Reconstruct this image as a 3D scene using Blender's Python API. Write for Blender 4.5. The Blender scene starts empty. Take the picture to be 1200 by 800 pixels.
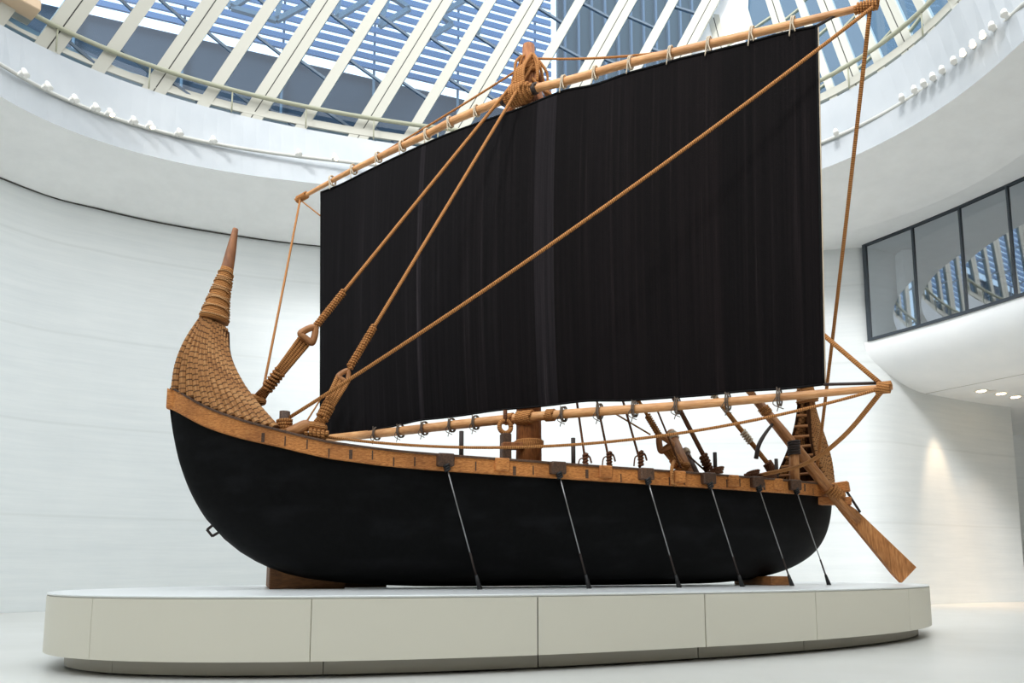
import bpy, math, random
import numpy as np
from mathutils import Vector
random.seed(7); rng = np.random.default_rng(7)
col = bpy.context.scene.collection
PI = math.pi

# ------------------------------------------------------------------ camera model (1200 x 800)
FL = 850.0; PITCH = math.atan(100 / 850.0); EYE = 1.65; PPY = 566.0
CP, SP = math.cos(PITCH), math.sin(PITCH)
def ray(px, py):
    a = (px - 600) / FL; b = (PPY - py) / FL
    return np.array([a, CP - b * SP, SP + b * CP])
def on_height(px, py, z):
    r = ray(px, py); return r * ((z - EYE) / r[2]) + np.array([0, 0, EYE])
def on_plane(px, py, nrm, d):
    nrm = np.array(nrm, float); r = ray(px, py)
    return r * ((d - EYE * nrm[2]) / (r @ nrm)) + np.array([0, 0, EYE])
# boat frame: s along the keel (bow to stern), t athwart (positive = far side)
AB = math.radians(20); U = np.array([math.cos(AB), math.sin(AB), 0]); V = np.array([-math.sin(AB), math.cos(AB), 0]); V0 = 15.5
def BW(s, t, z): return s * U + (V0 + t) * V + np.array([0, 0, z])
def on_t(px, py, t): return on_plane(px, py, V, V0 + t)
# plane of the sail
MASTXY = BW(6.07, 0, 0)
SN = np.array([0.6, 1.0, 0]) / math.hypot(0.6, 1.0); SD = float(np.dot(SN, MASTXY + np.array([0, -0.36, 0])))
def on_sail(px, py, off=0.0): return on_plane(px, py, SN, SD - off)

def catmull(pts, n=8, closed=False):
    P = np.array(pts, float); m = len(P); out = []
    rngk = range(m) if closed else range(m - 1)
    for i in rngk:
        if closed: p0, p1, p2, p3 = P[(i - 1) % m], P[i], P[(i + 1) % m], P[(i + 2) % m]
        else:
            p1, p2 = P[i], P[i + 1]
            p0 = P[i - 1] if i > 0 else 2 * p1 - p2
            p3 = P[i + 2] if i + 2 < m else 2 * p2 - p1
        for k in range(n):
            t = k / n
            out.append(0.5 * (2 * p1 + (p2 - p0) * t + (2 * p0 - 5 * p1 + 4 * p2 - p3) * t * t + (3 * p1 - p0 - 3 * p2 + p3) * t ** 3))
    if not closed: out.append(P[-1])
    return np.array(out)

# ------------------------------------------------------------------ mesh builder
def unit(v):
    v = np.array(v, float); n = np.linalg.norm(v); return v / n if n > 1e-12 else v
class MB:
    def __init__(s): s.v = []; s.f = []; s.uv = []; s.sm = []
    def face(s, idx, uvs=None, smooth=True):
        s.f.append(list(idx)); s.uv.append(uvs if uvs is not None else [(0, 0)] * len(idx)); s.sm.append(smooth)
    def grid(s, G, uv=None, smooth=True, closed_v=False):
        G = np.array(G, float); n, m = G.shape[:2]; b = len(s.v); s.v.extend(G.reshape(-1, 3).tolist())
        if uv is None:
            uv = np.zeros((n, m, 2))
            L = np.zeros((n, m)); L[:, 1:] = np.cumsum(np.linalg.norm(np.diff(G, axis=1), axis=2), axis=1)
            K = np.zeros((n, m)); K[1:] = np.cumsum(np.linalg.norm(np.diff(G, axis=0), axis=2), axis=0)
            uv[..., 0] = L; uv[..., 1] = K
        mm = m if closed_v else m - 1
        for i in range(n - 1):
            for j in range(mm):
                j2 = (j + 1) % m
                s.face([b + i * m + j, b + i * m + j2, b + (i + 1) * m + j2, b + (i + 1) * m + j],
                       [tuple(uv[i, j]), tuple(uv[i, j2]), tuple(uv[i + 1, j2]), tuple(uv[i + 1, j])], smooth)
        return s
    def tube(s, pts, r, seg=8, caps=True, flat=1.0, vscale=1.0):
        P = np.array(pts, float); n = len(P)
        R = np.full(n, r, float) if np.isscalar(r) else np.interp(np.linspace(0, 1, n), np.linspace(0, 1, len(r)), r)
        T = np.gradient(P, axis=0); T = np.array([unit(x) for x in T])
        up = np.array([0, 0, 1.0])
        if abs(T[0] @ up) > 0.9: up = np.array([1.0, 0, 0])
        N = unit(np.cross(T[0], up)); b = len(s.v)
        L = np.concatenate([[0], np.cumsum(np.linalg.norm(np.diff(P, axis=0), axis=1))])
        for i in range(n):
            N = unit(N - T[i] * (N @ T[i])); Bn = np.cross(T[i], N)
            for k in range(seg):
                a = 2 * PI * k / seg
                s.v.append((P[i] + R[i] * (math.cos(a) * N + flat * math.sin(a) * Bn)).tolist())
        for i in range(n - 1):
            for k in range(seg):
                k2 = (k + 1) % seg
                s.face([b + i * seg + k, b + i * seg + k2, b + (i + 1) * seg + k2, b + (i + 1) * seg + k],
                       [(k / seg, L[i] * vscale), ((k + 1) / seg, L[i] * vscale), ((k + 1) / seg, L[i + 1] * vscale), (k / seg, L[i + 1] * vscale)])
        if caps:
            s.face([b + k for k in range(seg)][::-1], None, False)
            s.face([b + (n - 1) * seg + k for k in range(seg)], None, False)
        return s
    def box(s, c, ax, ay, az, hx, hy, hz, bev=0.0):
        c = np.array(c, float); ax, ay, az = unit(ax), unit(ay), unit(az); b = len(s.v)
        if bev <= 0:
            for sx in (-1, 1):
                for sy in (-1, 1):
                    for sz in (-1, 1): s.v.append((c + ax * hx * sx + ay * hy * sy + az * hz * sz).tolist())
            for q in ((0, 1, 3, 2), (4, 6, 7, 5), (0, 4, 5, 1), (2, 3, 7, 6), (0, 2, 6, 4), (1, 5, 7, 3)):
                s.face([b + i for i in q], [(0, 0), (2 * hy, 0), (2 * hy, 2 * hx), (0, 2 * hx)], False)
        else:   # octagonal section along ax with inset ends
            sec = [(-hy, -hz + bev), (-hy, hz - bev), (-hy + bev, hz), (hy - bev, hz), (hy, hz - bev), (hy, -hz + bev), (hy - bev, -hz), (-hy + bev, -hz)]
            ks = [(-hx, .0), (-hx + bev, 1), (hx - bev, 1), (hx, .0)]
            for x, full in ks:
                for (y, z) in sec:
                    fy = y if full else y * (1 - bev / max(hy, 1e-6)); fz = z if full else z * (1 - bev / max(hz, 1e-6))
                    s.v.append((c + ax * x + ay * fy + az * fz).tolist())
            for i in range(3):
                for k in range(8):
                    k2 = (k + 1) % 8
                    s.face([b + i * 8 + k, b + i * 8 + k2, b + (i + 1) * 8 + k2, b + (i + 1) * 8 + k],
                           [(k / 8, ks[i][0]), ((k + 1) / 8, ks[i][0]), ((k + 1) / 8, ks[i + 1][0]), (k / 8, ks[i + 1][0])], False)
            s.face([b + k for k in range(8)], None, False); s.face([b + 24 + k for k in range(8)][::-1], None, False)
        return s
    def bar(s, p, q, w, h, up=(0, 0, 1), bev=0.0):
        p = np.array(p, float); q = np.array(q, float); d = unit(q - p); up = np.array(up, float)
        if abs(d @ unit(up)) > 0.98: up = np.array([1.0, 0, 0])
        sd = unit(np.cross(d, up)); u2 = np.cross(sd, d)
        return s.box((p + q) / 2, d, sd, u2, np.linalg.norm(q - p) / 2, w / 2, h / 2, bev)
    def poly_prism(s, pts, off):
        P = np.array(pts, float); n = len(P); b = len(s.v); off = np.array(off, float)
        s.v.extend(P.tolist()); s.v.extend((P + off).tolist())
        s.face(list(range(b, b + n))[::-1], [(p[0], p[2]) for p in P][::-1], False); s.face(list(range(b + n, b + 2 * n)), [(p[0], p[2]) for p in P], False)
        for i in range(n):
            j = (i + 1) % n; s.face([b + i, b + j, b + n + j, b + n + i], None, False)
        return s
    def helix(s, p, q, r, turns, cr, seg=5, n=12, r2=None):
        p = np.array(p, float); q = np.array(q, float); d = unit(q - p); up = np.array([0, 0, 1.0])
        if abs(d @ up) > .95: up = np.array([1.0, 0, 0])
        a = unit(np.cross(d, up)); b = np.cross(d, a); N = int(turns * n) + 1; r2 = r if r2 is None else r2
        pts = [p + (q - p) * i / (N - 1) + (r + (r2 - r) * i / (N - 1)) * (math.cos(2 * PI * i / n) * a + math.sin(2 * PI * i / n) * b) for i in range(N)]
        return s.tube(pts, cr, seg)
    def ball(s, c, r, sx=1, sy=1, sz=1, n=10):
        b = len(s.v); c = np.array(c, float)
        G = [[c + r * np.array([sx * math.sin(PI * i / n) * math.cos(2 * PI * j / n), sy * math.sin(PI * i / n) * math.sin(2 * PI * j / n), sz * math.cos(PI * i / n)]) for j in range(n)] for i in range(n + 1)]
        return s.grid(G, closed_v=True)
    def build(s, name, mat, parent=None, origin=None, recalc=True):
        me = bpy.data.meshes.new(name)
        V_ = np.array(s.v, float)
        o0 = np.zeros(3)
        if origin is not None: o0 = np.array(origin, float)
        elif parent is not None: o0 = np.array(parent.matrix_world.translation) if parent.parent is None else o0
        if parent is not None and parent.get('_o') is not None: o0 = np.array(parent['_o'])
        me.from_pydata((V_ - o0).tolist(), [], s.f)
        uvl = me.uv_layers.new(name='UVMap')
        flat = [c for f in s.uv for uv in f for c in uv]
        if len(flat) == 2 * len(uvl.data): uvl.data.foreach_set('uv', flat)
        me.polygons.foreach_set('use_smooth', s.sm)
        me.materials.append(mat)
        me.validate(); me.update()
        if recalc:
            import bmesh
            bm = bmesh.new(); bm.from_mesh(me); bmesh.ops.recalc_face_normals(bm, faces=bm.faces); bm.to_mesh(me); bm.free()
        o = bpy.data.objects.new(name, me); col.objects.link(o)
        if parent is not None: o.parent = parent
        else: o.location = Vector(o0)
        OR[o.name] = o0
        return o
OR = {}
# every mesh is stored relative to the origin of its top-level thing, so children sit at (0,0,0) in it
def empty(name, loc, label, cat, group=None):
    o = bpy.data.objects.new(name, None); col.objects.link(o); o.location = Vector(np.array(loc, float)); o.empty_display_size = .2
    tag(o, label, cat, group); OR[o.name] = np.array(loc, float); return o
def tag(o, label=None, cat=None, group=None, kind=None):
    if label: o['label'] = label
    if cat: o['category'] = cat
    if group: o['group'] = group
    if kind: o['kind'] = kind
    return o
def part(mb, name, mat, parent, label=None):
    root = parent
    while root.parent is not None: root = root.parent
    org = OR[root.name]
    o = mb.build(name, mat, None, origin=org); o.parent = parent; o.location = (0, 0, 0)
    if label: o['label'] = label
    return o
def solo(mb, name, mat, label=None, cat=None, group=None, kind=None, origin=None):
    if origin is None: origin = np.array(mb.v).mean(0); origin[2] = np.array(mb.v)[:, 2].min()
    o = mb.build(name, mat, None, origin=origin); return tag(o, label, cat, group, kind)
ORD = ['first', 'second', 'third', 'fourth', 'fifth', 'sixth', 'seventh', 'eighth', 'ninth', 'tenth', 'eleventh', 'twelfth']

# ------------------------------------------------------------------ materials
def srgb(r, g, b):
    f = lambda c: (c / 255 / 12.92) if c / 255 <= 0.04045 else ((c / 255 + 0.055) / 1.055) ** 2.4
    return (f(r), f(g), f(b), 1)
class M:
    def __init__(s, name, color=(.5, .5, .5, 1), rough=.6, metal=0, spec=.5):
        s.m = bpy.data.materials.new(name); s.m.use_nodes = True; s.nt = s.m.node_tree; s.n = s.nt.nodes; s.l = s.nt.links
        s.b = s.n['Principled BSDF']; s.b.inputs['Base Color'].default_value = color; s.b.inputs['Roughness'].default_value = rough
        s.b.inputs['Metallic'].default_value = metal; s.b.inputs['Specular IOR Level'].default_value = spec
    def add(s, t, **k):
        nd = s.n.new(t)
        for a, b in k.items(): setattr(nd, a, b)
        return nd
    def coords(s, which='Object', scale=(1, 1, 1), rot=(0, 0, 0)):
        tc = s.add('ShaderNodeTexCoord'); mp = s.add('ShaderNodeMapping'); s.l.new(tc.outputs[which], mp.inputs[0])
        mp.inputs['Scale'].default_value = scale; mp.inputs['Rotation'].default_value = rot; return mp.outputs[0]
    def noise(s, vec, scale=5, detail=4, rough=.5):
        t = s.add('ShaderNodeTexNoise'); s.l.new(vec, t.inputs['Vector']); t.inputs['Scale'].default_value = scale
        t.inputs['Detail'].default_value = detail; t.inputs['Roughness'].default_value = rough; return t.outputs['Fac']
    def wave(s, vec, scale, dist=0, axis='X', detail=0):
        t = s.add('ShaderNodeTexWave', bands_direction=axis); s.l.new(vec, t.inputs['Vector']); t.inputs['Scale'].default_value = scale
        t.inputs['Distortion'].default_value = dist; t.inputs['Detail'].default_value = detail; return t.outputs['Fac']
    def ramp(s, fac, stops):
        r = s.add('ShaderNodeValToRGB'); s.l.new(fac, r.inputs[0]); e = r.color_ramp.elements
        e[0].position, e[0].color = stops[0]; e[1].position, e[1].color = stops[-1]
        for p, c in stops[1:-1]:
            x = e.new(p); x.color = c
        return r.outputs[0]
    def mix(s, a, b, fac, mode='MIX'):
        m = s.add('ShaderNodeMix', data_type='RGBA', blend_type=mode)
        for i, x in ((0, fac), (6, a), (7, b)):
            if hasattr(x, 'is_output'): s.l.new(x, m.inputs[i])
            else: m.inputs[i].default_value = x
        return m.outputs[2]
    def color(s, c): s.l.new(c, s.b.inputs['Base Color']); return s
    def bump(s, h, st=.3, d=.02):
        b = s.add('ShaderNodeBump'); b.inputs['Strength'].default_value = st; b.inputs['Distance'].default_value = d
        s.l.new(h, b.inputs['Height']); s.l.new(b.outputs[0], s.b.inputs['Normal']); return s

def wood(name, c1, c2, c3, axis=(1, 1, 8), rough=.6, uv=False, sc=6):
    m = M(name, rough=rough)
    v = m.coords('UV' if uv else 'Object', axis)
    n = m.noise(v, sc, 6, .6); n2 = m.noise(m.coords('Object', (1, 1, 1)), 1.3, 3)
    c = m.ramp(n, [(.3, c1), (.5, c2), (.7, c3)])
    c = m.mix(c, m.ramp(n2, [(.35, (.55, .5, .45, 1)), (.6, (1, 1, 1, 1))]), .7, 'MULTIPLY')
    m.color(c); m.bump(n, .35, .01); return m.m
WALE = wood('oiled_orange_wood', srgb(150, 88, 40), srgb(202, 128, 62), srgb(226, 160, 90), (2.2, 2.2, 9))
DARKWOOD = wood('dark_weathered_wood', srgb(58, 42, 32), srgb(88, 62, 44), srgb(112, 82, 60), (5, 5, 5))
PALE = wood('pale_spar_wood', srgb(188, 128, 76), srgb(212, 154, 98), srgb(226, 176, 124), (3, .5, 1), .5, True)
MASTW = wood('red_brown_mast_wood', srgb(120, 70, 36), srgb(160, 98, 50), srgb(186, 126, 76), (4, 4, .8))
OARW = wood('oar_wood', srgb(132, 82, 42), srgb(180, 120, 68), srgb(206, 150, 96), (3, .4, 1), .55, True)
BLOCKW = wood('cradle_block_wood', srgb(96, 58, 26), srgb(134, 86, 42), srgb(156, 106, 58), (1, 1, 8))
def rope_mat(name, c1, c2, sc=26):
    m = M(name, rough=.85, spec=.2)
    tc = m.add('ShaderNodeTexCoord'); sx = m.add('ShaderNodeSeparateXYZ'); m.l.new(tc.outputs['UV'], sx.inputs[0])
    a = m.add('ShaderNodeMath', operation='MULTIPLY_ADD'); m.l.new(sx.outputs[1], a.inputs[0]); a.inputs[1].default_value = sc; m.l.new(sx.outputs[0], a.inputs[2])
    b = m.add('ShaderNodeMath', operation='MULTIPLY'); m.l.new(a.outputs[0], b.inputs[0]); b.inputs[1].default_value = 2 * PI
    w = m.add('ShaderNodeMath', operation='SINE'); m.l.new(b.outputs[0], w.inputs[0])
    h = m.add('ShaderNodeMath', operation='MULTIPLY_ADD'); m.l.new(w.outputs[0], h.inputs[0]); h.inputs[1].default_value = .5; h.inputs[2].default_value = .5
    n = m.noise(m.coords('Object'), 30, 3)
    f = m.add('ShaderNodeMath', operation='MULTIPLY_ADD'); m.l.new(n, f.inputs[0]); f.inputs[1].default_value = .5; m.l.new(h.outputs[0], f.inputs[2])
    m.color(m.ramp(f.outputs[0], [(.1, c1), (1, c2)])); m.bump(h.outputs[0], .6, .012); return m.m
ROPE = rope_mat('palm_fibre_rope', srgb(116, 70, 34), srgb(190, 132, 78))
ROPEL = rope_mat('pale_wrapping_cord', srgb(160, 112, 70), srgb(206, 160, 112))
ROPED = rope_mat('dark_brown_rope', srgb(70, 42, 28), srgb(120, 80, 56))
TIE = M('grey_twine', srgb(98, 84, 72), .9).m
TIEW = M('pale_twine', srgb(196, 180, 156), .9).m

m = M('bitumen_black', rough=.6, spec=.09)
n = m.noise(m.coords('Object'), 9, 8, .65); n2 = m.noise(m.coords('Object', (1, 1, 2.5)), 1.2, 4)
m.color(m.mix(m.ramp(n, [(.35, srgb(6, 6, 6)), (.75, srgb(14, 14, 15))]), srgb(34, 34, 37), m.ramp(n2, [(.5, (0, 0, 0, 1)), (.8, (.5, .5, .5, 1))])))
m.bump(n, .25, .02); BITUMEN = m.m

m = M('woven_goat_hair', rough=.95, spec=.12)
a = m.noise(m.coords('UV', (9, .07, 1)), 1.3, 9, .8); b = m.noise(m.coords('UV', (1.1, .02, 1)), 1, 2, .5)
c = m.noise(m.coords('UV', (60, 60, 1)), 1, 2); d = m.noise(m.coords('UV', (24, .6, 1)), 1, 2, .6)
cc = m.ramp(a, [(.34, srgb(6, 5, 6)), (.48, srgb(13, 11, 12)), (.58, srgb(20, 17, 18)), (.66, srgb(34, 31, 32)), (.74, srgb(74, 70, 70))])
tc = m.add('ShaderNodeTexCoord'); sx = m.add('ShaderNodeSeparateXYZ'); m.l.new(tc.outputs['UV'], sx.inputs[0])
mp = m.add('ShaderNodeMapRange'); m.l.new(sx.outputs[0], mp.inputs[0]); mp.inputs[2].default_value = 12.4
pan = m.ramp(mp.outputs[0], [(0, (.75, .75, .8, 1)), (.10, (1.0, 1.0, 1.05, 1)), (.17, (.8, .8, .84, 1)), (.27, (2.6, 2.6, 2.7, 1)), (.285, (.9, .9, .92, 1)), (.37, (1.05, 1.0, 1.0, 1)), (.46, (.8, .74, .74, 1)), (.535, (2.3, 2.3, 2.35, 1)), (.572, (.72, .62, .6, 1)), (.64, (1.0, .86, .84, 1)), (.71, (.8, .68, .65, 1)), (.79, (1.0, .84, .8, 1)), (.86, (.72, .64, .62, 1)), (.93, (.9, .8, .78, 1)), (1, (.7, .62, .6, 1))])
for q in m.n:
    if q.type == 'VALTORGB' and len(q.color_ramp.elements) > 12: q.color_ramp.interpolation = 'CONSTANT'
cc = m.mix(cc, pan, 1.0, 'MULTIPLY')
m.color(cc); m.bump(c, .25, .01); SAILM = m.m

m = M('reed_stems', rough=.75, spec=.25)
u = m.coords('UV', (1, 1, 1)); oi = m.add('ShaderNodeObjectInfo'); cx = m.add('ShaderNodeCombineXYZ'); m.l.new(oi.outputs['Random'], cx.inputs[1]); va = m.add('ShaderNodeVectorMath', operation='ADD'); m.l.new(m.coords('UV', (.25, 1, 1)), va.inputs[0]); m.l.new(cx.outputs[0], va.inputs[1]); w = m.wave(va.outputs[0], 2.6, 2.2, 'Y', 2); n = m.noise(m.coords('UV', (14, 2.2, 1)), 1, 4, .6)
c = m.ramp(n, [(.3, srgb(122, 78, 42)), (.5, srgb(172, 120, 72)), (.72, srgb(200, 152, 100))])
c = m.mix(c, srgb(78, 46, 24), m.ramp(w, [(.0, (.95,) * 3 + (1,)), (.12, (.5,) * 3 + (1,)), (.24, (0, 0, 0, 1))]))
m.color(c); m.bump(n, .4, .01); REED = m.m
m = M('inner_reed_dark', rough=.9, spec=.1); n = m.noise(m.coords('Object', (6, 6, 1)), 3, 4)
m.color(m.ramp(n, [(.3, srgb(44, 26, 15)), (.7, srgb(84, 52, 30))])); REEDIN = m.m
m = M('leather_wrap', rough=.6); n = m.noise(m.coords('Object', (3, 3, 1)), 4, 5); m.color(m.ramp(n, [(.3, srgb(116, 70, 40)), (.7, srgb(160, 104, 62))])); LEATHER = m.m

m = M('limewashed_wall', rough=.85, spec=.2)
n = m.noise(m.coords('Object', (.12, .12, 2.2)), 2.2, 7, .7); n2 = m.noise(m.coords('Object', (.5, .5, .5)), 1.0, 5, .6)
w = m.wave(m.coords('Object', (0, 0, 1)), .085, .15, 'Z', 1)
c = m.ramp(n, [(.3, srgb(226, 230, 230)), (.7, srgb(235, 238, 237))])
c = m.mix(c, m.ramp(n2, [(.3, (.96, .965, .97, 1)), (.7, (1, 1, 1, 1))]), 1.0, 'MULTIPLY')
c = m.mix(c, srgb(206, 210, 208), m.ramp(w, [(0, (.3,) * 3 + (1,)), (.004, (0, 0, 0, 1))]))
m.color(c); m.bump(n, .25, .02); WALL = m.m
m = M('warm_grey_bounce_wall', srgb(160, 150, 132), .8); BOUNCE = m.m  # unseen wall's tone invented to limit and warm the bounce onto the plinth
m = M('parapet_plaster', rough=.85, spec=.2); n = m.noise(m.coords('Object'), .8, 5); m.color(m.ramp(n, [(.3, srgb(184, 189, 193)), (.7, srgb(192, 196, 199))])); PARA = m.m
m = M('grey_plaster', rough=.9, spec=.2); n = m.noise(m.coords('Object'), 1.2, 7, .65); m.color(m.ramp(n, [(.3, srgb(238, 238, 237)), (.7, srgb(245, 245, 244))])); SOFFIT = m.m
m = M('white_plaster', rough=.85, spec=.2); n = m.noise(m.coords('Object'), .8, 5); m.color(m.ramp(n, [(.3, srgb(236, 238, 239)), (.7, srgb(243, 244, 244))])); WHITE = m.m
m = M('polished_floor', rough=.33, spec=.5); n = m.noise(m.coords('Object'), .35, 6, .6)
m.color(m.ramp(n, [(.3, srgb(213, 212, 206)), (.7, srgb(223, 222, 217))])); FLOOR = m.m
PLINTH = M('white_plinth_side_shaded', srgb(226, 221, 205), .45).m  # weaker, warmer light on the sides painted in as beige; top stays whiter
PLINTHTOP = M('satin_white_plinth_top', srgb(232, 234, 233), .3).m
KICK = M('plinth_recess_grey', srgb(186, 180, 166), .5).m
GAP = M('dark_joint', srgb(60, 58, 54), .8).m
CREAM = M('cream_painted_steel', srgb(192, 190, 178), .45).m
CREAMD = M('grey_green_painted_steel', srgb(160, 160, 138), .4).m
PURLIN = M('slate_grey_steel', srgb(92, 108, 124), .5).m
TRUSS = M('blue_grey_steel', srgb(112, 130, 142), .5).m
LOUVER = M('sky_tinted_louver', srgb(88, 116, 152), .5).m  # blue of the reflected sky put into the slat colour
OUTER = M('dark_slate_cladding', srgb(54, 66, 78), .7).m
RIBBED = M('dark_teal_cladding', srgb(46, 66, 74), .6).m
BLUEF = M('shade_blue_cladding', srgb(84, 98, 108), .6).m  # outer wall stands in shade; that shade is painted into this blue
STEEL = M('steel_wire', srgb(165, 165, 165), .35, .9).m
BLACKM = M('black_rubber', srgb(22, 22, 23), .5).m
IRON = M('dark_iron', srgb(60, 50, 46), .6, .4).m
DARKFRAME = M('dark_window_frame', srgb(50, 58, 66), .5).m
LAMPW = M('white_lamp_body', srgb(236, 234, 228), .4).m
GREYM = M('grey_track', srgb(196, 196, 190), .5).m
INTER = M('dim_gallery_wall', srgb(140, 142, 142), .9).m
PLY = M('plywood', srgb(206, 180, 150), .7).m
m = M('warm_lamp_lens', srgb(255, 240, 220), .3); m.b.inputs['Emission Color'].default_value = srgb(255, 226, 180); m.b.inputs['Emission Strength'].default_value = 9; LENS = m.m
def glass(name, tint, refl, rough=.02):
    m = bpy.data.materials.new(name); m.use_nodes = True; nt = m.node_tree; nt.nodes.clear()
    o = nt.nodes.new('ShaderNodeOutputMaterial'); mx = nt.nodes.new('ShaderNodeMixShader'); t = nt.nodes.new('ShaderNodeBsdfTransparent'); g = nt.nodes.new('ShaderNodeBsdfGlossy')
    t.inputs[0].default_value = tint; g.inputs['Roughness'].default_value = rough; g.inputs[0].default_value = (.9, .95, 1, 1); mx.inputs[0].default_value = refl
    nt.links.new(t.outputs[0], mx.inputs[1]); nt.links.new(g.outputs[0], mx.inputs[2]); nt.links.new(mx.outputs[0], o.inputs[0]); return m
SKYGLASS = glass('skylight_glass', (.50, .68, .86, 1), .05)
WINGLASS = glass('smoked_window_glass', (.55, .6, .64, 1), .36)

# ------------------------------------------------------------------ the hall
ZS, ZE2, ZE4 = 16.6, 17.45, 20.05
def hz(L, z): return [on_height(x, y, z)[:2] for x, y in L]
floor = MB(); G = []
for r in (0.02, 12, 25, 48): G.append([[4 + r * math.cos(2 * PI * k / 64), 14 + r * math.sin(2 * PI * k / 64), 0] for k in range(64)])
floor.grid(G, closed_v=True, smooth=False); solo(floor, 'floor', FLOOR, kind='structure', origin=(0, 0, 0))
wl = [(-25, -6), (-26.5, 6), (-24.5, 17)] + [tuple(p) for p in hz([(0, 209), (124, 247.5), (240, 271), (375, 289)], ZS)] + [(-2, 33.4), (6, 33.3), tuple(on_height(955, 289, ZS)[:2] + np.array([0, .4])), (16.9, 32.6), (20.0, 34.2), (23, 35.8), (26.0, 37.1)]
WC = catmull(wl, 10)
wm = MB(); wm.grid([[(x, y, z) for x, y in WC] for z in (0, 4, 8, 12, ZS)]); solo(wm, 'wall_back', WALL, kind='structure', origin=(0, 0, 0))
cl0 = catmull([(26.0, 37.1), (26.6, 40), (28, 44), (33, 46), (40, 45)], 6)
wm = MB(); wm.grid([[(x, y, z) for x, y in cl0] for z in (0, 8, ZS)]); solo(wm, 'wall_side', WALL, kind='structure', origin=(0, 0, 0))
cl = catmull([(40, 45), (46, 30), (44, 8), (32, -16), (2, -25), (-18, -19), (-25, -6)], 8)
wm = MB(); wm.grid([[(x, y, z) for x, y in cl] for z in (0, 8, ZS)]); solo(wm, 'wall_front', BOUNCE, kind='structure', origin=(0, 0, 0))
def ringcurve(left, right, z, c, deg=5):
    pts = hz(left, z) + hz(right, z)
    an = np.array([math.atan2(p[1] - c[1], p[0] - c[0]) for p in pts]); an = np.where(an < -PI / 2, an + 2 * PI, an)
    rr = np.array([math.hypot(p[0] - c[0], p[1] - c[1]) for p in pts])
    mid = (an.min() + an.max()) / 2; hw = (an.max() - an.min()) / 2
    pol = np.polyfit((an - mid) / hw, rr, deg)
    th = np.linspace(-PI, PI, 241)[:-1] + PI / 2; out = []
    e0, e1 = np.polyval(pol, -1.0), np.polyval(pol, 1.0); g0 = -np.polyval(np.polyder(pol), -1.0) / hw; g1 = np.polyval(np.polyder(pol), 1.0) / hw
    span = 2 * PI - 2 * hw
    for t_ in th:
        x = (t_ - mid + PI) % (2 * PI) - PI
        if abs(x) <= hw: r = np.polyval(pol, x / hw)
        else:   # Hermite blend round behind the camera
            u = ((x - hw) % (2 * PI)) / span
            r = (2 * u ** 3 - 3 * u ** 2 + 1) * e1 + (u ** 3 - 2 * u ** 2 + u) * g1 * span * .35 + (-2 * u ** 3 + 3 * u ** 2) * e0 + (u ** 3 - u ** 2) * (-g0) * span * .35
            r *= 1 + .36 * math.sin(PI * u) ** 2  # unseen rear of the opening widened so low sun reaches plinth and floor
        out.append((c[0] + r * math.cos(t_), c[1] + r * math.sin(t_)))
    return np.array(out)
CC = (-0.5, 12.5)
E1 = ringcurve([(0, 209), (124, 247.5), (240, 271), (375, 289)], [(600, 300), (800, 301), (955, 284), (1015, 262), (1200, 180)], ZS, CC)
E2 = ringcurve([(0, 112.7), (120, 167), (233, 193), (353, 215)], [(650, 240), (800, 236), (955, 204), (1033, 167), (1133, 100), (1200, 50)], ZE2, CC)
E4 = ringcurve([(0, 30), (110, 77), (173, 107), (277, 135), (400, 158)], [(600, 182), (800, 174), (956, 126), (1033, 80), (1127, 0)], ZE4, CC)
def rowz(C, z): return [(x, y, z) for x, y in C]
def scaled(C, k): return np.array(CC) + (C - np.array(CC)) * k
sm_ = MB(); sm_.grid([rowz(scaled(E1, 2.1), ZS), rowz(E1, ZS), rowz(E2, ZE2)], closed_v=True, smooth=False); solo(sm_, 'ceiling', SOFFIT, kind='structure', origin=(0, 0, 0))
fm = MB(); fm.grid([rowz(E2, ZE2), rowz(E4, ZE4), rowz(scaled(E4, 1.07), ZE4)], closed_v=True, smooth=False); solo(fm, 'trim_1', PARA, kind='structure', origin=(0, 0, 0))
# thin shadow gap trim where the soffit meets the far wall, curb above the parapet
jm = MB(); k0 = [i for i in range(len(WC)) if WC[i][0] < 12.5 and WC[i][1] > -2]
jm.tube([(WC[i][0] * .997, WC[i][1] * .997, ZS - .02) for i in k0], .03, 6); solo(jm, 'trim_2', GAP, kind='structure', origin=(0, 0, 0))
cm = MB(); Eo = scaled(E4, 1.012)
cm.grid([rowz(scaled(E4, 1.012), ZE4 + .3), rowz(scaled(E4, 1.012), ZE4 + .62), rowz(scaled(E4, 1.03), ZE4 + .62), rowz(scaled(E4, 1.03), ZE4 + .3), rowz(scaled(E4, 1.012), ZE4 + .3)], closed_v=True, smooth=False)
solo(cm, 'trim_3', CREAM, kind='structure', origin=(0, 0, 0))
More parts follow.
